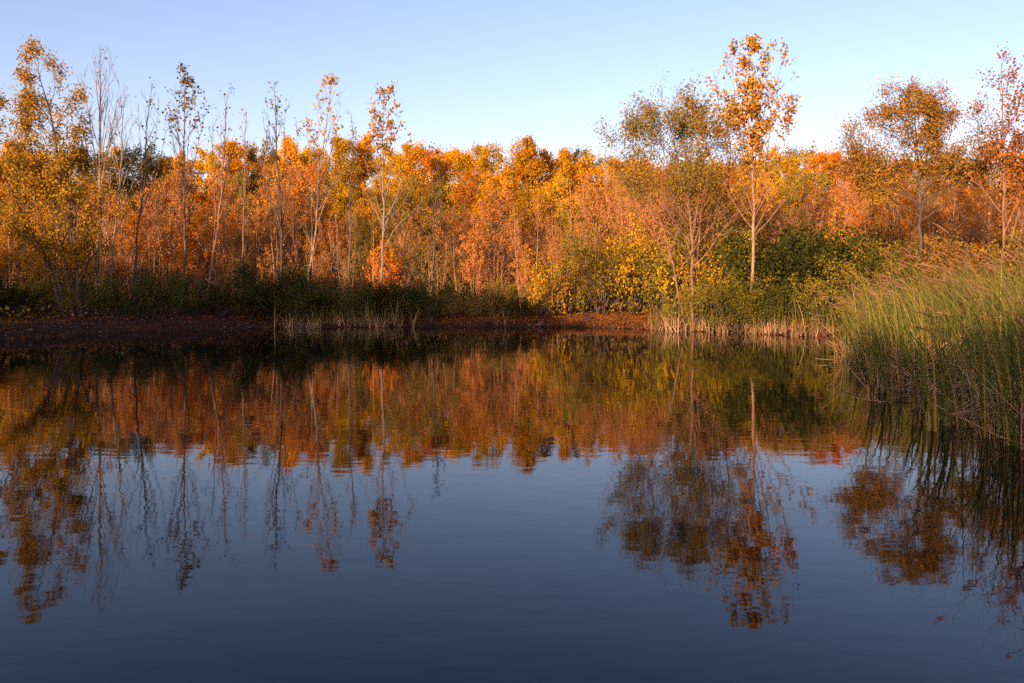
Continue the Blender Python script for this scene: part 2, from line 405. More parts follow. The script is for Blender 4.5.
# 1 leaning golden cottonwood at the left end
hero('cottonwood_tree', 'leaning many-stemmed cottonwood with gold leaves down to the ground', 'tree', 80, 32, [(82, 40, 63, .2, 1, 20), (70, 6, 95, .3, .8, 14), (58, -22, 130, .2, .7, 12), (84, 66, 150, -.1, .6, 10), (60, 22, 160, .2, .6, 10)],
     'goldbrown', 'bark_dark', 11, f0=.12, ang=.65, lenk=.17, lmin=1.1, per=22, size=.09, jit=.15, r0=.085, mask=hmask(.6, 20, 1, .3, .22), nsub=(5, 5), twigm='bark_grey')
# 2 bare fan-branched tree
hero('bare_tree', 'leafless pale tree whose branches rise in a narrow fan above the wood', 'tree', 97, 32.5, [(96, 103, 50, 0, 1, 12), (106, 124, 92, 0, .75, 12)],
     'cotton', 'bark_pale', 12, f0=.42, ang=.33, lenk=.42, lmin=.4, per=.035, size=.11, nsub=(4, 5), spread=.45, up=.06, wob=.06, r0=.065, lenf=.4, rmin=.005, leaders=[(.5, 84, 108, 9, .7), (.52, 90, 70, 9, .7), (.55, 97, 58, 9, .7), (.58, 112, 52, 9, .7), (.5, 122, 78, 9, .7), (.48, 77, 130, 8, .6), (.54, 118, 118, 8, .6)])
# 3 thin leaning sapling
hero('bare_tree', 'thin leaning tree with a few dark leaves, right of the bare fan-branched tree', 'tree', 133, 34, [(133, 150, 82, -.15, 1, 15)],
     'cottondark', 'bark_grey', 13, f0=.4, ang=.4, lenk=.25, lmin=.4, per=.15, size=.13, jit=.1, nsub=(3, 4), spread=.5, wob=.07, r0=.055, rmin=.005, leaders=[(.5, 136, 105, 7, .5), (.5, 160, 96, 7, .5), (.45, 166, 120, 6, .5)])
# 4 dark-tufted poplar
hero('poplar_tree', 'slender straight poplar with a tuft of dark leaves at its tip', 'tree', 183, 34.6, [(183, 184, 70, -.12, 1, 18)],
     'cottondark', 'bark_grey', 14, f0=.45, ang=.5, lenk=.24, lmin=.45, per=3.6, size=.12, jit=.1, nsub=(3, 4), spread=.6, wob=.1, r0=.06, mask=hmask(8.6, 20, 1, .12, .4), rmin=.005, leaders=[(.5, 166, 105, 7, .5), (.52, 176, 84, 7, .5), (.55, 198, 82, 7, .5), (.5, 208, 98, 7, .5)])
# 5 sparse pair
hero('bare_tree', 'wispy bare tree with twigs reaching up between the two dark poplars', 'tree', 205, 35.5, [(205, 227, 90, .1, 1, 14), (238, 247, 108, 0, .7, 10), (214, 213, 118, 0, .6, 9)],
     'cottondark', 'bark_red', 15, f0=.4, ang=.36, lenk=.25, lmin=.35, per=.22, size=.12, jit=.1, nsub=(3, 4), spread=.5, wob=.07, r0=.065, mask=hmask(6.5, 20, 1, .2), rmin=.005)
# 6 thin dark poplar
hero('poplar_tree', 'thin dark-trunked poplar with sparse small leaves high on fine branches', 'tree', 281, 35, [(281, 274, 88, .08, 1, 20)],
     'cottondark', 'bark_dark', 16, f0=.3, ang=.45, lenk=.26, lmin=.4, per=.7, size=.11, jit=.1, nsub=(3, 4), spread=.5, wob=.08, r0=.062, mask=hmask(7.0, 20, 1, .08), rmin=.005, leaders=[(.45, 262, 118, 7, .5), (.5, 268, 98, 7, .5), (.5, 288, 100, 7, .5), (.45, 296, 125, 7, .5)])
# 7 leaning poplar
hero('poplar_tree', 'pale poplar leaning right, open top of scattered orange and dark leaves', 'tree', 308, 35.6, [(308, 330, 75, -.1, 1, 20), (312, 312, 170, 0, .5, 6)],
     'cotton', 'bark_pale', 17, f0=.38, ang=.5, lenk=.28, lmin=.45, per=3.4, size=.125, jit=.1, nsub=(3, 4), spread=.55, wob=.1, r0=.06, mask=hmask(7.6, 20, .6, .04, .5), rmin=.005, leaders=[(.5, 304, 112, 7, .5), (.52, 318, 92, 7, .5), (.5, 344, 100, 7, .5), (.44, 356, 130, 6, .5)])
# 8 slight one
hero('bare_tree', 'very slight bare tree between the leaning poplar and the orange-tipped poplar', 'tree', 346, 36.4, [(346, 352, 112, 0, 1, 13)],
     'cottondark', 'bark_grey', 18, f0=.4, ang=.4, lenk=.2, lmin=.35, per=.2, size=.12, jit=.1, nsub=(3, 3), spread=.5, wob=.07, r0=.05, mask=hmask(6, 20, 1, .2), rmin=.004)
# 9 orange tipped poplar
hero('poplar_tree', 'straight poplar with bare forked lower limbs and a loose orange top', 'tree', 379, 35.4, [(379, 385, 90, .12, 1, 22)],
     'cotton', 'bark_pale', 19, f0=.28, ang=.55, lenk=.22, lmin=.5, per=5.2, size=.125, jit=.1, nsub=(3, 4), spread=.6, wob=.11, r0=.062, mask=hmask(7.6, 20, .8, .03, .45), rmin=.005, leaders=[(.5, 374, 120, 7, .5), (.5, 398, 115, 7, .5), (.42, 366, 150, 6, .5), (.4, 412, 140, 6, .5)])
# 10 little twig top over the middle of the wood
hero('bare_tree', 'small sparse treetop rising just over the orange wood near its middle', 'tree', 436, 40, [(430, 438, 146, 0, 1, 14)],
     'cottondark', 'bark_grey', 20, f0=.45, ang=.5, lenk=.22, lmin=.4, per=.9, size=.14, jit=.1, nsub=(3, 3), r0=.06, mask=hmask(6.4, 20, .8, .1), rmin=.005)
# 11 feathery olive willow
hero('willow_tree', 'broad feathery willow with olive and orange foliage on forked reddish stems', 'tree', 690, 31, [(692, 664, 102, .45, 1, 20), (687, 625, 150, .5, .8, 14), (695, 708, 132, 0, .7, 14)],
     'willow', 'bark_red', 21, f0=.28, ang=.8, lenk=.22, lmin=1.2, per=25, size=.105, jit=.17, nsub=(5, 6), spread=.7, wob=.13, r0=.07, asp=.22, mask=hmask(5.8, 20, .9, .08, .3), lenp=.7, leaders=[(.35, 612, 160, 12, 1.1), (.4, 622, 132, 12, 1.1), (.48, 637, 114, 12, 1.1), (.5, 690, 106, 12, 1.1), (.42, 708, 128, 12, 1.1), (.4, 700, 160, 12, 1.1), (.38, 646, 160, 12, 1.1), (.55, 655, 110, 10, 1.)])
# 12 tall pale-trunked cottonwood
hero('cottonwood_tree', 'tallest cottonwood with pale lit trunk and clumped orange leaves against the sky', 'tree', 748, 30.8, [(748, 749, 56, .06, 1, 9)],
     'cotton', 'bark_warm', 22, f0=.3, ang=.44, lenk=.22, lmin=.6, per=12, size=.13, jit=.11, nsub=(4, 5), spread=.55, wob=.11, up=.05, r0=.072, twigm='bark_red', mask=hmask(6.6, 20, .8, .1, .62), rmin=.006, lenp=.8, leaders=[(.40, 702, 96, 15, .85), (.44, 715, 74, 15, .85), (.5, 731, 56, 15, .85), (.48, 768, 52, 15, .85), (.44, 784, 66, 15, .85), (.40, 796, 104, 15, .85), (.36, 706, 138, 8, .7), (.42, 778, 142, 8, .7), (.33, 812, 150, 7, .6), (.52, 742, 78, 9, .7), (.52, 760, 84, 9, .7)])
# 13 small grey-olive tree behind it
hero('willow_tree', 'small grey-olive tree just left of the tallest cottonwood, half hidden by it', 'tree', 724, 33, [(722, 730, 125, 0, 1, 16)],
     'willow', 'bark_grey', 23, f0=.4, ang=.65, lenk=.2, lmin=.7, per=6, size=.1, jit=.12, nsub=(5, 5), r0=.055, asp=.25, mask=hmask(6, 20, .8, .05, .45))
# 14 broad-crowned locust
hero('locust_tree', 'broad-crowned locust with layered brown foliage on a dark trunk', 'tree', 922, 30, [(922, 914, 100, .12, 1, 12)],
     'locust', 'bark_dark', 24, f0=.5, ang=1.1, lenk=.26, lmin=.8, per=30, size=.1, jit=.15, nsub=(6, 6), spread=.65, wob=.11, up=.05, r0=.095, asp=.25, mask=hmask(4.8, 20, .9, .1, .34), lenp=.8, leaders=[(.42, 846, 158, 14, 1.), (.48, 856, 148, 22, 1.), (.55, 870, 130, 22, 1.1), (.62, 894, 106, 16, 1.), (.64, 930, 104, 16, 1.), (.66, 908, 94, 16, .9), (.56, 956, 124, 22, 1.1), (.5, 976, 134, 22, 1.), (.46, 988, 148, 12, .9), (.5, 930, 130, 12, 1.), (.5, 890, 140, 12, 1.)])
# 15 red cottonwood at the right end
hero('cottonwood_tree', 'reddish cottonwood with loose sprigs rising above the tall reeds', 'tree', 1003, 28, [(1003, 997, 62, .1, 1, 16), (1010, 1046, 70, .1, .8, 16), (1000, 1030, 120, 0, .7, 12)],
     'cottonred', 'bark_red', 25, f0=.35, ang=.6, lenk=.26, lmin=.7, per=11, size=.105, jit=.14, nsub=(5, 5), r0=.07, mask=hmask(1.5, 6.9, .85, .16, .4))
# 16 beyond the frame on either side
hero('cottonwood_tree', 'gold cottonwood standing past the leaning many-stemmed one', 'tree', -95, 30, [(-95, -100, 70, .1, 1, 22), (-85, -60, 120, 0, .7, 12)],
     'gold', 'bark_dark', 26, f0=.2, ang=.6, lenk=.2, lmin=.9, per=5, size=.125, jit=.1, nsub=(4, 4), mask=hmask(.6, 20, 1, .3, .3))

ZONES = [(60, 'leaning gold cottonwood'), (100, 'fan-branched bare tree'), (183, 'dark-tufted poplar'), (281, 'thin dark poplar'), (380, 'orange-tipped poplar'), (541, 'bright yellow shrub'),
         (690, 'feathery willow'), (749, 'tallest cottonwood'), (922, 'broad-crowned locust')]

# ------------------------------------------------------------------ prototypes of the wood
PROTO = {}
def proto(key, parts): PROTO[key] = [parts, 0]
def forest_proto(key, seed, H, n, f0, ang, lenk, lmin, per, size, jit=.22, nsub=(5, 6), lenp=.8, up=.12, r0=.13, asp=.45, spread=.6):
    rng = RNG(seed); pts = path(rng, np.zeros(3), np.array([rng.uniform(-.5, .5), rng.uniform(-.5, .5), H]), 12, (.1, .1), .06)
    rad = r0 * np.linspace(1, .08, 13); rad[0] *= 1.3
    br = []; term = []; P = dict(nsub=nsub, lenf=.42, spread=spread, up=up, wob=.12, rmin=.012)
    for i in range(n):
        f = f0 + (.97 - f0) * (i + rng.uniform(0, 1)) / n
        p, dd = along(pts, f); dd = dd / np.linalg.norm(dd); phi = i * 2.4 + rng.uniform(-.5, .5); a = ang * rng.uniform(.7, 1.3)
        dv = dd * math.cos(a) + np.array([math.cos(phi), math.sin(phi), 0]) * math.sin(a)
        grow(rng, p, dv, (lmin + lenk * H * (1 - f) ** lenp) * rng.uniform(.65, 1.25), r0 * (1 - f) * .5 + .02, 2, P, br, term)
    mb = MB(); tubes(mb, [(pts, rad)], 7); tubes(mb, br[:], 3)
    tm = mb.mesh('trunk', [M['bark_grey']])
    lp = leaf_points(rng, term, per, jit, lambda q_: hmask(0, 99, 1, 1, .22)(q_, rng))
    mb = MB(); leaves(mb, lp, size, rng, .1, asp)
    proto(key, [('trunk', tm), ('crown', mb.mesh('crown', [M['gold']], False))])

forest_proto('round0', 101, 12, 26, .12, .95, .33, 1.0, 19, .155, up=.06)
forest_proto('round1', 102, 12, 28, .12, .90, .31, 1.1, 19, .155, up=.07)
forest_proto('round2', 103, 11, 26, .15, 1.0, .35, .9, 19, .15, up=.06)
forest_proto('tall0', 104, 13, 30, .1, .55, .28, .9, 19, .155, up=.1)
forest_proto('tall1', 105, 13, 32, .12, .55, .26, 1.0, 19, .15, up=.1)
forest_proto('loose0', 106, 10, 24, .12, .7, .3, .9, 9, .125)
forest_proto('loose1', 107, 9, 24, .12, .65, .3, .9, 9, .12)
forest_proto('loose2', 108, 8, 20, .1, .7, .32, .8, 9, .12)

def brush_proto(key, seed, H, stems, n, per, size, nsub=(4, 5), leafy=None):
    """thicket sapling: several thin stems, many fine twigs, few leaves"""
    rng = RNG(seed); st = []; tw = []; term = []; P = dict(nsub=nsub, lenf=.45, spread=.5, up=.10, wob=.1, rmin=.0075)
    for s in range(stems):
        b0 = np.array([rng.uniform(-.35, .35), rng.uniform(-.35, .35), 0]); h = H * rng.uniform(.7, 1.05)
        top = b0 * 3.0 + np.array([rng.uniform(-.3, .3), rng.uniform(-.3, .3), h])
        pts = path(rng, b0, top, 10, (rng.uniform(-.15, .15), 0), .04)
        st.append((pts, .035 * np.linspace(1, .15, 11)))
        for i in range(n):
            f = .15 + .82 * (i + rng.uniform(0, 1)) / n
            p, dd = along(pts, f); dd = dd / np.linalg.norm(dd); phi = i * 2.4 + rng.uniform(-.6, .6); a = .5 * rng.uniform(.7, 1.4)
            dv = dd * math.cos(a) + np.array([math.cos(phi), math.sin(phi), 0]) * math.sin(a)
            grow(rng, p, dv, (.4 + .28 * h * (1 - f)) * rng.uniform(.7, 1.2), .014, 2, P, tw, term)
    mb = MB(); tubes(mb, st, 5); tm = mb.mesh('trunk', [M['bark_red']])
    mb = MB(); tubes(mb, tw, 3, 0)
    lp = leaf_points(rng, term, per, .07); leaves(mb, lp, size, rng, .4, .42, 1)
    proto(key, [('trunk', tm), ('crown', mb.mesh('crown', [M['twig_pink'], M['rust']], False))])
brush_proto('brush0', 201, 6.5, 6, 12, .8, .09)
brush_proto('brush1', 202, 7.0, 5, 13, .9, .09)
brush_proto('brush2', 203, 5.0, 6, 11, .9, .09)
brush_proto('brush3', 204, 6.0, 5, 11, 2.4, .1)
def pole_proto(key, seed, H, stems):
    rng = RNG(seed); st = []; tw = []; term = []; P = dict(nsub=(3, 4), lenf=.4, spread=.4, up=.07, wob=.07, rmin=.006)
    for s in range(stems):
        b0 = np.array([rng.uniform(-.5, .5), rng.uniform(-.5, .5), 0]); h = H * rng.uniform(.75, 1.02)
        pts = path(rng, b0, b0 * 2.2 + np.array([rng.uniform(-.4, .4), rng.uniform(-.3, .3), h]), 12, (rng.uniform(-.12, .12), 0), .03)
        st.append((pts, .042 * np.linspace(1, .12, 13)))
        for i in range(11):
            f = .3 + .66 * (i + rng.uniform(0, 1)) / 11
            p, dd = along(pts, f); dd = dd / np.linalg.norm(dd); phi = i * 2.4 + rng.uniform(-.6, .6); a = .42 * rng.uniform(.7, 1.4)
            grow(rng, p, dd * math.cos(a) + np.array([math.cos(phi), math.sin(phi), 0]) * math.sin(a), (.4 + .22 * h * (1 - f)) * rng.uniform(.7, 1.2), .012, 2, P, tw, term)
    mb = MB(); tubes(mb, st, 5); tm = mb.mesh('trunk', [M['bark_pink']])
    mb = MB(); tubes(mb, tw, 3, 0); leaves(mb, leaf_points(rng, term, .25, .07), .09, rng, .4, .42, 1)
    proto(key, [('trunk', tm), ('crown', mb.mesh('crown', [M['twig_pink'], M['rust']], False))])
for i_ in range(4): pole_proto('pole%d' % i_, 220 + i_, 7.0, (3, 2, 4, 3)[i_])
brush_proto('brush4', 205, 4.0, 5, 9, 2.2, .1)

def shrub_proto(key, seed, H, stems, per, size, spread_=.9):
    rng = RNG(seed); st = []; term = []; P = dict(nsub=(4, 4), lenf=.5, spread=.7, up=.05, wob=.14, rmin=.006)
    for s in range(stems):
        phi = s * 2.4; d = np.array([math.cos(phi) * spread_ * rng.uniform(.3, 1), math.sin(phi) * spread_ * rng.uniform(.3, 1), 1.])
        grow(rng, np.array([rng.uniform(-.2, .2), rng.uniform(-.2, .2), 0]), d, H * rng.uniform(.7, 1.05), .025, 2, dict(P, t0=.12), st, term)
    mb = MB(); tubes(mb, st, 3); tm = mb.mesh('stem', [M['bark_dark']])
    lp = leaf_points(rng, term, per, .12, lambda q_: (q_[:, 2] > .02) * 1.0); mb = MB(); leaves(mb, lp, size, rng, .3, .4)
    proto(key, [('stem', tm), ('foliage', mb.mesh('foliage', [M['green']], False))])
shrub_proto('shrub0', 301, 1.9, 15, 17, .078)
shrub_proto('shrub1', 302, 2.1, 13, 17, .078)
shrub_proto('shrub2', 303, 2.2, 15, 10, .082)
shrub_proto('shrub3', 304, 2.3, 13, 8, .085, .6)

PLACED = []
def place(key, kind, px, d, top_py, wide, mat, rng, slots=(0,), trunkm=None, look='', cat='tree', height_m=None):
    """one plant of the wood: prototype scaled so that its top reaches the given row at its distance"""
    parts, used = PROTO[key]
    x = X(px, d); z = zg(x, d) - .05
    H = {'round0': 12, 'round1': 12, 'round2': 11, 'tall0': 13, 'tall1': 13, 'loose0': 10, 'loose1': 9, 'loose2': 8, 'brush0': 6.5, 'brush1': 7, 'brush2': 5, 'brush3': 6, 'brush4': 4, 'pole0': 7, 'pole1': 7, 'pole2': 7, 'pole3': 7,
         'shrub0': 1.9, 'shrub1': 2.1, 'shrub2': 2.2, 'shrub3': 2.3}[key]
    s = ((Z(top_py, d) - z) if height_m is None else height_m) / H * .97
    root = empty(kind, (x, d, z), rng.uniform(0, 6.28), (s * wide, s * wide, s))
    PROTO[key][1] += 1
    for nm, me in parts:
        o = bpy.data.objects.new(nm, me); link(o, root)
        if nm in ('crown', 'foliage') and mat:
            k = len(o.material_slots) - 1
            o.material_slots[k].link = 'OBJECT'; o.material_slots[k].material = M[mat]
            if k == 1: o.material_slots[0].link = 'OBJECT'; o.material_slots[0].material = M[('twig_pink', 'twig_brown', 'twig_orange', 'twig_pink')[rng.integers(0, 4)]]
    PLACED.append((root, px, d, look, cat, z + s * H))
    return root

KL = {'gold': 'gold', 'yellow': 'bright yellow', 'orange': 'orange', 'redorange': 'red-orange', 'brown': 'brown', 'olive': 'olive', 'green': 'green', 'darkgreen': 'dark green', 'yellowgreen': 'yellow-green', 'rust': 'rusty'}
rr = RNG(77)
# skyline trees, far rows: column, top row, distance, colour, prototype, width
sky_rows = [(-150, 140, 66, 'gold', 'round0', 1.1), (-105, 150, 64, 'orange', 'round1', 1.), (-60, 146, 66, 'olive', 'round2', 1.1), (-20, 150, 68, 'gold', 'tall0', 1.), (12, 146, 66, 'gold', 'round0', .9), (48, 158, 72, 'gold', 'round1', 1.),
    (84, 151, 70, 'darkgreen', 'round2', .95), (108, 160, 66, 'olive', 'round0', .7), (130, 153, 68, 'darkgreen', 'round1', .85), (157, 158, 74, 'olive', 'round2', .9), (176, 158, 70, 'gold', 'tall0', .8),
    (204, 152, 66, 'yellow', 'round0', .85), (232, 147, 68, 'gold', 'tall1', 1.), (258, 147, 70, 'olive', 'round1', .85), (290, 143, 66, 'gold', 'tall0', 1.), (314, 150, 70, 'yellow', 'round2', .8), (338, 143, 66, 'yellow', 'tall1', 1.),
    (360, 143, 69, 'gold', 'tall0', 1.), (386, 148, 65, 'yellow', 'round0', .8), (408, 150, 62, 'gold', 'tall1', 1.), (427, 150, 68, 'orange', 'round1', .8), (452, 152, 66, 'gold', 'round2', .85),
    (478, 149, 64, 'yellow', 'round0', .95), (505, 147, 66, 'yellow', 'round1', .95), (532, 147, 64, 'gold', 'tall0', 1.25), (556, 151, 66, 'gold', 'round2', .9), (574, 153, 70, 'green', 'round0', .75), (588, 158, 67, 'gold', 'round0', 1.0), (604, 160, 68, 'olive', 'round1', .9),
    (622, 160, 64, 'gold', 'round2', .9), (650, 164, 66, 'orange', 'round0', .9), (682, 166, 66, 'olive', 'round1', .9), (712, 166, 68, 'gold', 'round2', .9), (742, 164, 64, 'gold', 'tall0', 1.), (772, 160, 66, 'olive', 'round0', .95), (788, 158, 63, 'yellow', 'round1', 1.0),
    (800, 158, 60, 'yellow', 'round1', .9), (828, 154, 58, 'orange', 'round2', .85), (852, 164, 62, 'redorange', 'round0', .8), (880, 168, 66, 'brown', 'round1', .9), (905, 164, 62, 'brown', 'tall1', 1.), (938, 164, 58, 'olive', 'round2', .95),
    (968, 166, 60, 'yellowgreen', 'round0', .85), (992, 166, 62, 'olive', 'round1', .85), (1022, 160, 60, 'brown', 'round2', 1.), (1060, 155, 60, 'orange', 'round0', 1.), (1105, 150, 62, 'gold', 'round1', 1.), (1150, 155, 60, 'olive', 'round2', 1.)]
for i, px in enumerate(np.arange(-165, 1190, 31)):
    c = ['gold', 'yellow', 'gold', 'olive', 'gold', 'yellow', 'orange'][i % 7] if px > 190 else ['olive', 'gold', 'darkgreen', 'brown'][i % 4]
    sky_rows.append((px + rr.uniform(-6, 6), rr.uniform(151, 162) + (8 if 590 < px < 760 or px > 860 else 0), rr.uniform(74, 82), c, ['round0', 'round1', 'round2'][i % 3], 1.05))
for px, ty, d, c, k, wd in sky_rows:
    place(k, 'poplar_tree' if k.startswith('tall') else 'maple_tree', px, d, ty, wd, c, rr, look=KL[c] + (' narrow poplar' if k.startswith('tall') else ' round maple'))
# second row, lower tops: colour by what grows there
def zone_pick(px, table):
    for a, b, c in table:
        if a <= px < b: return c
    return table[-1][2]
mid_cols = [(-200, 90, ['gold', 'olive', 'orange', 'yellowgreen']), (90, 180, ['olive', 'brown', 'rust', 'brown']), (180, 320, ['rust', 'gold', 'olive', 'rust', 'yellow']), (320, 400, ['gold', 'olive', 'yellow', 'orange', 'yellowgreen']),
            (400, 470, ['gold', 'orange', 'olive', 'yellow', 'orange']), (470, 570, ['gold', 'yellow', 'olive', 'yellow']), (570, 700, ['rust', 'gold', 'rust', 'olive']), (700, 790, ['gold', 'yellowgreen', 'orange']),
            (790, 880, ['gold', 'yellow', 'rust', 'yellow', 'olive']), (880, 1200, ['rust', 'brown', 'orange', 'rust', 'olive'])]
px = -190.
while px < 1180:
    c = zone_pick(px, mid_cols)[rr.integers(0, 99) % len(zone_pick(px, mid_cols))]
    k = ['round0', 'round2', 'loose0', 'tall1', 'loose1', 'round1'][rr.integers(0, 6)]
    d = rr.uniform(53, 58)
    dip = 16 if 75 < px < 175 else 0
    place(k, 'maple_tree', px, d, rr.uniform(168, 192) + dip, rr.uniform(.75, 1.), c, rr, look=KL[c] + ' lower maple')
    px += rr.uniform(24, 34)
# thickets of saplings in three depths
br_cols = [(-200, 90, ['gold', 'rust', 'yellowgreen']), (90, 340, ['rust', 'rust', 'orange', 'rust']), (340, 460, ['orange', 'rust', 'olive', 'gold']), (460, 560, ['rust', 'rust', 'rust']), (560, 700, ['rust', 'rust', 'yellowgreen', 'gold']), (700, 870, ['gold', 'orange', 'rust']), (870, 1200, ['rust', 'orange', 'rust', 'brown'])]
for d0, step, lo, hi, keys in ((48, 22, 165, 212, ('brush1', 'loose1', 'brush3', 'loose0', 'loose2')), (43.5, 21, 178, 232, ('brush0', 'brush1', 'brush3', 'loose2', 'brush3')), (39.5, 25, 212, 256, ('brush2', 'brush4', 'brush3', 'loose2'))):
    px = -170.
    while px < 1170:
        t = zone_pick(px, br_cols); c = t[rr.integers(0, 99) % len(t)]
        k = keys[rr.integers(0, 99) % len(keys)]; d = d0 + rr.uniform(-1.6, 1.6)
        if abs(px - 755) > 8 or d > 45:
            place(k, 'sapling', px, d, rr.uniform(lo, hi) + (24 if 320 < px < 600 and d0 > 42 else 0), rr.uniform(.85, 1.2), c, rr, look=('bare pinkish sapling' if k in ('brush0', 'brush1', 'brush2') else KL[c] + ' leafy sapling'))
        px += step * rr.uniform(.75, 1.3)
for px in np.concatenate([np.arange(95, 345, 14), np.arange(345, 640, 30), np.arange(790, 1010, 34), np.arange(-150, 90, 40)]):
    place('pole%d' % rr.integers(0, 4), 'sapling', px + rr.uniform(-5, 5), rr.uniform(36.8, 42), rr.uniform(160, 240), rr.uniform(.8, 1.1), ('rust', 'orange', 'gold')[rr.integers(0, 3)], rr, look='thin leafless pole sapling')
for px, ty in ((598, 190), (612, 172), (628, 196), (642, 176), (655, 205), (668, 182), (680, 200), (700, 186), (716, 200), (732, 190), (772, 205), (790, 195)):
    place(('brush3', 'brush1', 'brush0')[rr.integers(0, 3)], 'sapling', px, rr.uniform(36.5, 40), ty, 1.1, ('rust', 'rust', 'orange')[rr.integers(0, 3)], rr, look='rusty feathery sapling')
# shrubs along the bank
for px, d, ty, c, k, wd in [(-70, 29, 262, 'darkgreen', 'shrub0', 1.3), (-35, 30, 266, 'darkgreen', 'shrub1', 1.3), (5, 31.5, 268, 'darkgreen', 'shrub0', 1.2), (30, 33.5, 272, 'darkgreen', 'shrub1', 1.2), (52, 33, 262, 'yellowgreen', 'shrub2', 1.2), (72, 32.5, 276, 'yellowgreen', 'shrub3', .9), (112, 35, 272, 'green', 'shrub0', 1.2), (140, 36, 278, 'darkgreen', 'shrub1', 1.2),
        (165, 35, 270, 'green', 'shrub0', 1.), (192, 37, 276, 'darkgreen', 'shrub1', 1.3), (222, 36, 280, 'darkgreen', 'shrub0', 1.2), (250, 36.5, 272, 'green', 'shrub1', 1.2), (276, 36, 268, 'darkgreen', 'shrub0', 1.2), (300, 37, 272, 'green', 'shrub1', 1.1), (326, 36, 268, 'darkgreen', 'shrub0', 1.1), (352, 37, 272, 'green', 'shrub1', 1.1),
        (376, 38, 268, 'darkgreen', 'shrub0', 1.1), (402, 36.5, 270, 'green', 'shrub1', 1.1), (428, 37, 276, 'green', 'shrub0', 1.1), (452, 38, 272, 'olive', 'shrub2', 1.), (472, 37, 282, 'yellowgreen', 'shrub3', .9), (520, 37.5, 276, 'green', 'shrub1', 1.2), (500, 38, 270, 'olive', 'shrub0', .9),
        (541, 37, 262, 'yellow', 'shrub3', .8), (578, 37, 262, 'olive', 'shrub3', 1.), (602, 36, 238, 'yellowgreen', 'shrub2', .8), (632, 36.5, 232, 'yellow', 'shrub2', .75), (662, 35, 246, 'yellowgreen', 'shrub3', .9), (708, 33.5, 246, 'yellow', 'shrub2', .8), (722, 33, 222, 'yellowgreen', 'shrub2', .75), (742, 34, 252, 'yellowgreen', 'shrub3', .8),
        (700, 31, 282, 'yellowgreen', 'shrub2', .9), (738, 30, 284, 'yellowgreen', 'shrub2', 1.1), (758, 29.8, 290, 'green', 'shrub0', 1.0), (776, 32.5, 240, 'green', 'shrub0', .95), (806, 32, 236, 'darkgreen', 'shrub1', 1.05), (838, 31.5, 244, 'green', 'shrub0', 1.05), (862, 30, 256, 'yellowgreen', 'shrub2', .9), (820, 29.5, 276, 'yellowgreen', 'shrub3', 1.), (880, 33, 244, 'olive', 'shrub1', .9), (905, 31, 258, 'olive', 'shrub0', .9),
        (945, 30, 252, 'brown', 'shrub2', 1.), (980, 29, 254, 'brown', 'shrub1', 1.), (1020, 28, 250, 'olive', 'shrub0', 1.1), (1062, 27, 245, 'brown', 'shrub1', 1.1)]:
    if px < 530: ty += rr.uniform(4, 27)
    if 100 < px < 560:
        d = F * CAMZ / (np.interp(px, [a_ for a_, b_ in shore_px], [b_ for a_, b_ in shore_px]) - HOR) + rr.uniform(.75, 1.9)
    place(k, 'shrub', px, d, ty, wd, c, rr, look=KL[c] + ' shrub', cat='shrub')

# labels that single each plant out by its look, the landmark trees beside it and its rank there
def zone_words(px):
    if px < ZONES[0][0] - 25: return 'left of the ' + ZONES[0][1]
    for (a, wa_), (b_, wb_) in zip(ZONES, ZONES[1:]):
        if a - 25 <= px < b_ - 25 or (a <= px < b_): 
            if px < a + 12: return 'behind the ' + wa_
            return 'between ' + wa_ + ' and ' + wb_
    if px < ZONES[-1][0] + 14: return 'behind the ' + ZONES[-1][1]
    return 'right of the ' + ZONES[-1][1]
groups = {}
for it in PLACED: groups.setdefault((it[3], zone_words(it[1])), []).append(it)
ORD = ['first', 'second', 'third', 'fourth', 'fifth', 'sixth', 'seventh', 'eighth', 'ninth', 'tenth', 'eleventh', 'twelfth', 'thirteenth', 'fourteenth', 'fifteenth', 'sixteenth', 'seventeenth', 'eighteenth']
for (look, zw), its in groups.items():
    its.sort(key=lambda t: t[1])
    hi = max(its, key=lambda t: t[5]); lo = min(its, key=lambda t: t[5])
    for i, it in enumerate(its):
        if len(its) == 1: s = look + ' ' + zw
        elif it is hi: s = 'tallest ' + look + ' ' + zw
        elif it is lo: s = 'shortest ' + look + ' ' + zw
        else: s = look + ' ' + zw + ', ' + ORD[min(i, 17)] + ' from left'
        if it[1] == 541 and it[4] == 'shrub': s = 'small bright yellow shrub at the bank left of the yellow-green bushes'
        g = {'shrub': 'shrubs along the bank'}.get(it[4]) or ('saplings of the thicket' if 'sapling' in look else 'trees of the autumn wood')
        tag(it[0], s, it[4], g)

# ------------------------------------------------------------------ the far wood behind, one mass
rng = RNG(350); mb = MB(); tr = []
for i in range(230):
    x_ = rng.uniform(-105, 105); y_ = rng.uniform(80, 112); z_ = zg(x_, y_); h = rng.uniform(8.5, 12.5)
    tr.append((np.stack([np.full(5, x_), np.full(5, y_), z_ + np.linspace(0, h * .8, 5)], -1), np.linspace(.13, .04, 5)))
    nl = 900; cs = rng.normal(size=(26, 3)) * np.array([1.5, 1.5, h * .26]) + np.array([x_, y_, z_ + h * .45]); cs[:, 2] = np.clip(cs[:, 2], z_ + .5, z_ + h)
    p = cs[rng.integers(0, 26, nl)] + rng.normal(size=(nl, 3)) * np.array([.55, .55, .6])
    leaves(mb, p[p[:, 2] > z_], .42, rng, .1, .42, int(rng.integers(0, 4)))
tubes(mb, tr, 5, 4)
nu = 22000; ux = rng.uniform(-80, 80, nu); uy = rng.uniform(60, 80, nu)
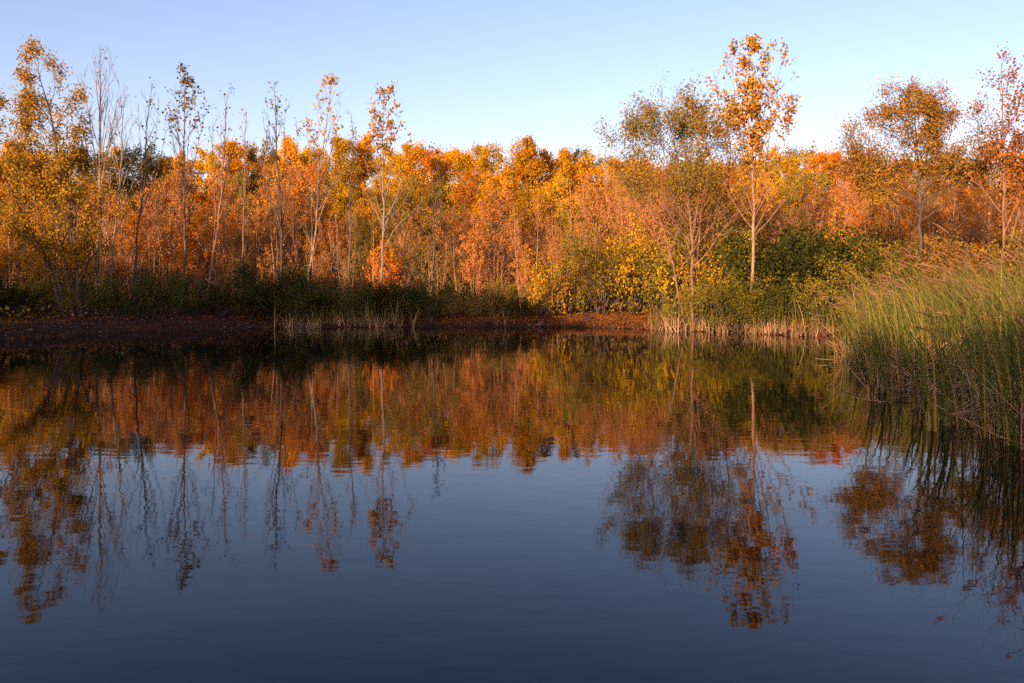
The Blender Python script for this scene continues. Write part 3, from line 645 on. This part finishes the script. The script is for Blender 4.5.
leaves(mb, np.stack([ux, uy, height(ux, uy) + rng.uniform(0, 1, nu) ** 1.3 * (4.2 + 1.3 * np.sin(ux * 1.3) * np.sin(uy * .9 + 1))], -1), .4, rng, .1, .42, 0)
tag(mb.obj('far_wood', [M['brown'], M['olive'], M['orange'], M['gold'], M['bark_grey']], None, False), 'far mass of autumn woodland closing the view behind the trees', 'woodland', kind='stuff')

# ------------------------------------------------------------------ bracken and brambles on the woodland floor
rng = RNG(360); mb = MB(); nu = 42000; ux = rng.uniform(-42, 42, nu); uy = rng.uniform(24, 62, nu); ds = shore_dist(ux, uy); k = (ds > 1.6) & (uy > 34 - .35 * np.abs(ux)) & ((ux < 6) | (uy > 30)); ux, uy = ux[k], uy[k]
hu = .55 + .35 * np.sin(ux * 1.7 + 1) * np.sin(uy * 1.3) + .012 * np.clip(uy - 34, 0, 30)
pu = np.stack([ux, uy, height(ux, uy) + rng.uniform(0, 1, len(ux)) * hu], -1); c3 = rng.integers(0, 3, len(ux))
for j in range(3): leaves(mb, pu[c3 == j], .17, rng, -.2, .35, j)
tag(mb.obj('undergrowth', [M['brown'], M['darkgreen'], M['olive']], None, False), 'low brown and olive bracken covering the woodland floor', 'undergrowth', kind='stuff')

# ------------------------------------------------------------------ leaf litter and stones on the bank
rng = RNG(401)
n = 95000
lx = rng.uniform(-24, 12, n); ly = rng.uniform(22, 40, n); ds = shore_dist(lx, ly); k = (ds > -.12) & (ds < 6); lx, ly = lx[k], ly[k]
sx = rng.uniform(-3, 8, 30000); sy = rng.uniform(32, 37, 30000); k = shore_dist(sx, sy) > .15; lx = np.concatenate([lx, sx[k]]); ly = np.concatenate([ly, sy[k]])
mb = MB(); leaves(mb, np.stack([lx, ly, np.maximum(height(lx, ly), .01) + rng.uniform(-.02, .07, len(lx))], -1), .055, rng, -.2, .4)
tag(mb.obj('leaf_litter', [M['litter']], None, False), 'fallen brown and orange leaves strewn over the earth bank', 'leaf litter', kind='stuff')

m, nt, out = new_mat('stone'); L = nt.links.new
oi = N(nt, 'ShaderNodeObjectInfo'); r = ramp(nt, [(.03, .024, .02), (.065, .053, .045), (.10, .088, .075)]); L(oi.outputs['Random'], r.inputs[0])
tc = N(nt, 'ShaderNodeTexCoord'); no = N(nt, 'ShaderNodeTexNoise'); no.inputs['Scale'].default_value = 9; L(tc.outputs['Object'], no.inputs['Vector'])
r2 = ramp(nt, [(.6, .6, .6), (1.2, 1.2, 1.2)], [.3, .7]); L(no.outputs['Fac'], r2.inputs[0])
mu = N(nt, 'ShaderNodeMix', data_type='RGBA', blend_type='MULTIPLY'); mu.inputs[0].default_value = 1; L(r.outputs[0], mu.inputs[6]); L(r2.outputs[0], mu.inputs[7])
b = N(nt, 'ShaderNodeBsdfPrincipled'); b.inputs['Roughness'].default_value = .85; L(mu.outputs[2], b.inputs['Base Color']); L(b.outputs[0], out.inputs[0])
M['stone'] = m
def stone_mesh(seed):
    import bmesh
    bm = bmesh.new(); bmesh.ops.create_icosphere(bm, subdivisions=2, radius=1)
    r_ = RNG(seed); ks = r_.normal(size=(5, 3)) * 1.6; ph = r_.uniform(0, 6, 5)
    for v in bm.verts:
        c = np.array(v.co); f = 1 + .13 * sum(math.sin(k_ @ c + p_) for k_, p_ in zip(ks, ph))
        v.co = Vector((c[0] * f, c[1] * f * .8, c[2] * f * .55))
    me = bpy.data.meshes.new('stone'); bm.to_mesh(me); bm.free(); me.materials.append(m)
    return me
SM = [stone_mesh(s) for s in range(5)]
def stone(px, off, size, label, group=None):
    # on the far waterline at this column, off metres inland
    wy = np.interp(px, [a for a, b_ in shore_px], [b_ for a, b_ in shore_px]); d = F * CAMZ / (wy - HOR) + off
    x = X(px, d); o = mobj('stone', SM[rng.integers(0, 5)])
    o.location = (x, d, max(zg(x, d), 0) + size * .2); o.scale = (size, size, size); o.rotation_euler = (rng.uniform(-.2, .2), rng.uniform(-.2, .2), rng.uniform(0, 6))
    tag(o, label, 'stone', group)
stone(588, 1.3, .22, 'flat pale stone in the sunlit leaf litter of the far bank')
stone(541, .25, .17, 'largest grey stone at the waterline under the yellow shrub')
for px in np.concatenate([rng.uniform(450, 580, 42), rng.uniform(90, 160, 14), rng.uniform(0, 90, 12), rng.uniform(160, 275, 12), rng.uniform(590, 655, 10)]):
    zn = 'shaded bank beneath the bare trees' if px < 280 else ('bank beside the yellow shrub' if px < 585 else 'sunlit bank left of the dead cattails')
    stone(px, rng.uniform(-.1, .8), rng.uniform(.025, .07), 'small rounded stone at the waterline of the ' + zn, 'stones on the ' + zn)

# ------------------------------------------------------------------ cattails along the far bank
def cattail_mesh(seed, nd, ng, hd, hg, rad):
    r_ = RNG(seed); mb1 = MB(); mb2 = MB()
    def base(n): a = r_.uniform(0, 6.28, n); q_ = rad * np.sqrt(r_.uniform(0, 1, n)); return np.stack([np.cos(a) * q_, np.sin(a) * q_ * .6, np.full(n, -.15)], -1)
    blades(mb1, base(nd), hd * r_.uniform(.5, 1.25, nd), r_.normal(size=(nd, 2)) * .3 * hd, r_.uniform(.024, .045, nd), r_, 3)
    blades(mb2, base(ng), hg * r_.uniform(.65, 1.1, ng), r_.normal(size=(ng, 2)) * .14 * hg, r_.uniform(.014, .024, ng), r_, 4)
    return mb1.mesh('dead_stalks', [M['reedstraw']], False), mb2.mesh('green_blades', [M['reedgreen']], False)
CT = [cattail_mesh(500 + i, 34, (5, 14, 9, 20)[i], .62, 1.45, .42) for i in range(4)] + [cattail_mesh(510 + i, 5, 3, .9, 1.3, .07) for i in range(2)]
def cattail(px, off, k, s, label, group):
    wy = np.interp(px, [a for a, b_ in shore_px], [b_ for a, b_ in shore_px]); d = F * CAMZ / (wy - HOR) + off
    root = empty('cattail_clump', (X(px, d), d, 0), rng.uniform(0, 6.28), (s, s, s * rng.uniform(.9, 1.1))); tag(root, label, 'cattails', group)
    for nm, me in zip(('dead_stalks', 'green_blades'), CT[k]): mobj('stalk' if nm == 'dead_stalks' else 'blade', me, root)
for px in np.arange(286, 402, 4.8): cattail(px + rng.uniform(-4, 4), rng.uniform(-.15, .5), rng.integers(0, 4), rng.uniform(.5, 1.15), 'pale dead cattails in the shaded stand below the leaning poplar', 'cattails of the shaded stand')
for px in np.arange(652, 836, 4.3): cattail(px + rng.uniform(-4, 4), rng.uniform(-.3, .9), rng.integers(0, 4), rng.uniform(.6, 1.35), 'sunlit dead cattails in the stand below the willow and tallest cottonwood', 'cattails of the sunlit stand')
cattail(275, .0, 4, 1.2, 'lone pale cattail stalks at the left end of the shaded stand', None)
cattail(413, -.1, 5, 1.15, 'single yellow-green cattail tuft standing right of the shaded stand', None)
cattail(395, 0, 4, 1.3, 'tall thin cattail tuft at the right end of the shaded stand', None)
cattail(496, 0, 5, 1.1, 'small cattail tuft at the waterline left of the dark bush', None)
cattail(505, 0, 4, 1.05, 'small yellowish cattail tuft nearest the stony waterline', None)

# ------------------------------------------------------------------ tall reed bed on the right
EDGE = np.array([(10.9, 24.6), (9.8, 22.6), (8.3, 19.5), (7.3, 16), (6.5, 13), (6.1, 11.3), (6.05, 10), (6.3, 8.8), (7.0, 7.0)])
def edge_x(y): return np.interp(y, EDGE[::-1, 1], EDGE[::-1, 0]) + .22 * np.sin(y * 2.3) + .16 * np.sin(y * 5.1 + 1)
rng = RNG(601)
n = 9500
by = rng.uniform(7.0, 24.8, n); bx = edge_x(by) + np.abs(rng.gamma(1.9, 2.1, n)) - .15 * np.clip(by / 14, .6, 1.4) + rng.normal(size=n) * .1
k = (bx < 22) & (lump(bx * 1.7, by * 1.7, .3) + rng.normal(size=n) * .7 > -.7); bx, by = bx[k], by[k]; n = len(bx)
inl = np.clip(bx - edge_x(by), 0, 3)
hh = np.where(rng.uniform(0, 1, n) < .12, rng.uniform(1.02, 1.22, n), rng.uniform(.55, 1.04, n)) * (1.95 + .19 * inl) * np.interp(by, [8, 12, 20, 26], [1.16, 1.08, .98, .85])
bz = np.maximum(height(bx, by), -.25) - .05
B = np.stack([bx, by, bz], -1)
mb = MB()
lean = np.stack([-.30 * hh * rng.gamma(1.6, .6, n), rng.normal(size=n) * .2 * hh], -1)
hh = np.minimum(hh, 2.65); dead = rng.uniform(0, 1, n) < np.where(inl < .8, .36, .16)
blades(mb, B[~dead], hh[~dead] * 1.04 - bz[~dead], lean[~dead], np.minimum(.010 + rng.gamma(1.5, .007, (~dead).sum()), .045), rng, 6, 0, 1.5)
hd = hh[dead] * rng.uniform(.2, .75, dead.sum())
blades(mb, B[dead], hd, rng.normal(size=(dead.sum(), 2)) * .35 * hd[:, None], rng.uniform(.010, .022, dead.sum()), rng, 3, 1)
# broken dry stalks lying through the bed
nb = 480; y2 = rng.uniform(7.5, 22, nb); x2 = edge_x(y2) + rng.gamma(1.6, .9, nb) - .1; L2 = rng.uniform(.4, 1.2, nb); a2 = rng.uniform(0, 6.28, nb); e2 = rng.uniform(-.1, .9, nb)
p0 = np.stack([x2, y2, np.maximum(height(x2, y2), 0) + rng.uniform(0, .35, nb)], -1); dv = np.stack([np.cos(a2) * np.cos(e2), np.sin(a2) * np.cos(e2), np.sin(e2)], -1) * L2[:, None]
tubes(mb, [(np.array([p, p + v * .5 + [0, 0, -.03], p + v]), np.array([.007, .006, .004])) for p, v in zip(p0, dv)], 3, 1)
# seed plumes on thin stalks over the bed
ps = rng.choice(n, 800, replace=False); ps = ps[inl[ps] > .2]
np_ = len(ps); hp = hh[ps] * rng.uniform(1.0, 1.16, np_); lp_ = np.stack([-.42 * hp * rng.gamma(3, .3, np_), rng.normal(size=np_) * .1 * hp], -1)
blades(mb, B[ps], hp - bz[ps], lp_, np.full(np_, .007), rng, 6, 1, 1.3)
mag = np.linalg.norm(lp_, axis=1) / hp
tipz = B[ps, 2] + (hp - bz[ps]) * (1 - .32 * np.minimum(mag, 1.3)); tip = np.stack([B[ps, 0] + lp_[:, 0], B[ps, 1] + lp_[:, 1], tipz], -1)
dirp = nrm(np.stack([lp_[:, 0] * 2.2, lp_[:, 1] * 2.2, hp * .45], -1))
tubes(mb, [(np.array([p - v * .24, p - v * .15, p - v * .06 - [0, 0, .005], p + v * .05 - [0, 0, .03]]), np.array([.003, .011, .010, .002])) for p, v in zip(tip, dirp)], 4, 2)
for j in range(4): leaves(mb, tip - dirp * (.04 + .05 * j), .045, rng, -.3, .1, 2)
tag(mb.obj('reed_bed', [M['reedgreen'], M['reedstraw'], M['reedplume']], None, False), 'dense bed of tall green reeds with pinkish plumes leaning over the water', 'reeds', kind='stuff')

# single cattail plants standing out at the front of the bed
def plant_mesh(seed, H, nb, lean, dry):
    r_ = RNG(seed); mb1 = MB(); mb2 = MB()
    b0 = np.stack([r_.normal(size=nb) * .025, r_.normal(size=nb) * .025, np.full(nb, -.3)], -1)
    h = H * r_.uniform(.65, 1.05, nb) + .3
    blades(mb1, b0, h, np.stack([-lean * h * r_.gamma(2, .5, nb), r_.normal(size=nb) * .12 * h], -1), r_.uniform(.014, .024, nb), r_, 7, 0, 1.4)
    nd = dry; bd = np.stack([r_.normal(size=nd) * .04, r_.normal(size=nd) * .04, np.full(nd, -.3)], -1); h2 = .3 + H * r_.uniform(.12, .4, nd)
    blades(mb2, bd, h2, r_.normal(size=(nd, 2)) * .1, r_.uniform(.014, .026, nd), r_, 3)
    return mb1.mesh('blade', [M['reedgreen']], False), mb2.mesh('sheath', [M['reedstraw']], False)
PM = [plant_mesh(700 + i, 2.0, 7, .22, 4) for i in range(5)]
for i in range(44):
    y_ = 8.2 + (23.6 - 8.2) * (i + rng.uniform(0, 1)) / 44; s = rng.uniform(.85, 1.1) * np.interp(y_, [8, 25], [1.08, .85])
    root = empty('reed_plant', (edge_x(y_) + rng.uniform(-.35, .25), y_, 0), rng.uniform(-.5, .5), (s, s, s))
    tag(root, 'green reed plant standing in water along the front edge of the reed bed', 'reed', 'reeds along the front of the bed')
    for nm, me in zip(('blade', 'sheath'), PM[i % 5]): mobj(nm, me, root)
def stalk(label, pts, r_, mat='reedstraw', name='fallen_reed'):
    P_ = np.array(pts, float); c = P_[0].copy(); mb = MB()
    for a, b_ in zip(P_, P_[1:]):
        t = np.linspace(0, 1, 6)[:, None]; tubes(mb, [((a + (b_ - a) * t) - c, np.linspace(r_, r_ * .75, 6))], 6)
    o = mb.obj(name, [M[mat]]); o.location = c; tag(o, label, 'reed stalk')
def at(px, py, z): d = (CAMZ - z) * F / (py - HOR); return (X(px, d), d, z)
stalk('pale broken reed bent down to touch the open water in a V', [at(836, 352, .42), at(879, 403, 0.0), at(928, 389, .12)], .012)
stalk('straw reed lying nearly level over the water beside the bent reed', [at(922, 402, .02), at(962, 394, .18), at(978, 392, .3)], .008)
stalk('straw reed slanting up out of the water into the bed', [at(945, 421, .0), at(985, 404, .22)], .009)
stalk('short straw reed floating at the near end of the bed', [at(998, 437, .02), at(1026, 444, .02)], .011)
stalk('thin straw reed leaning across the stems near the bed\'s open corner', [at(938, 396, .02), at(958, 408, .25)], .007)
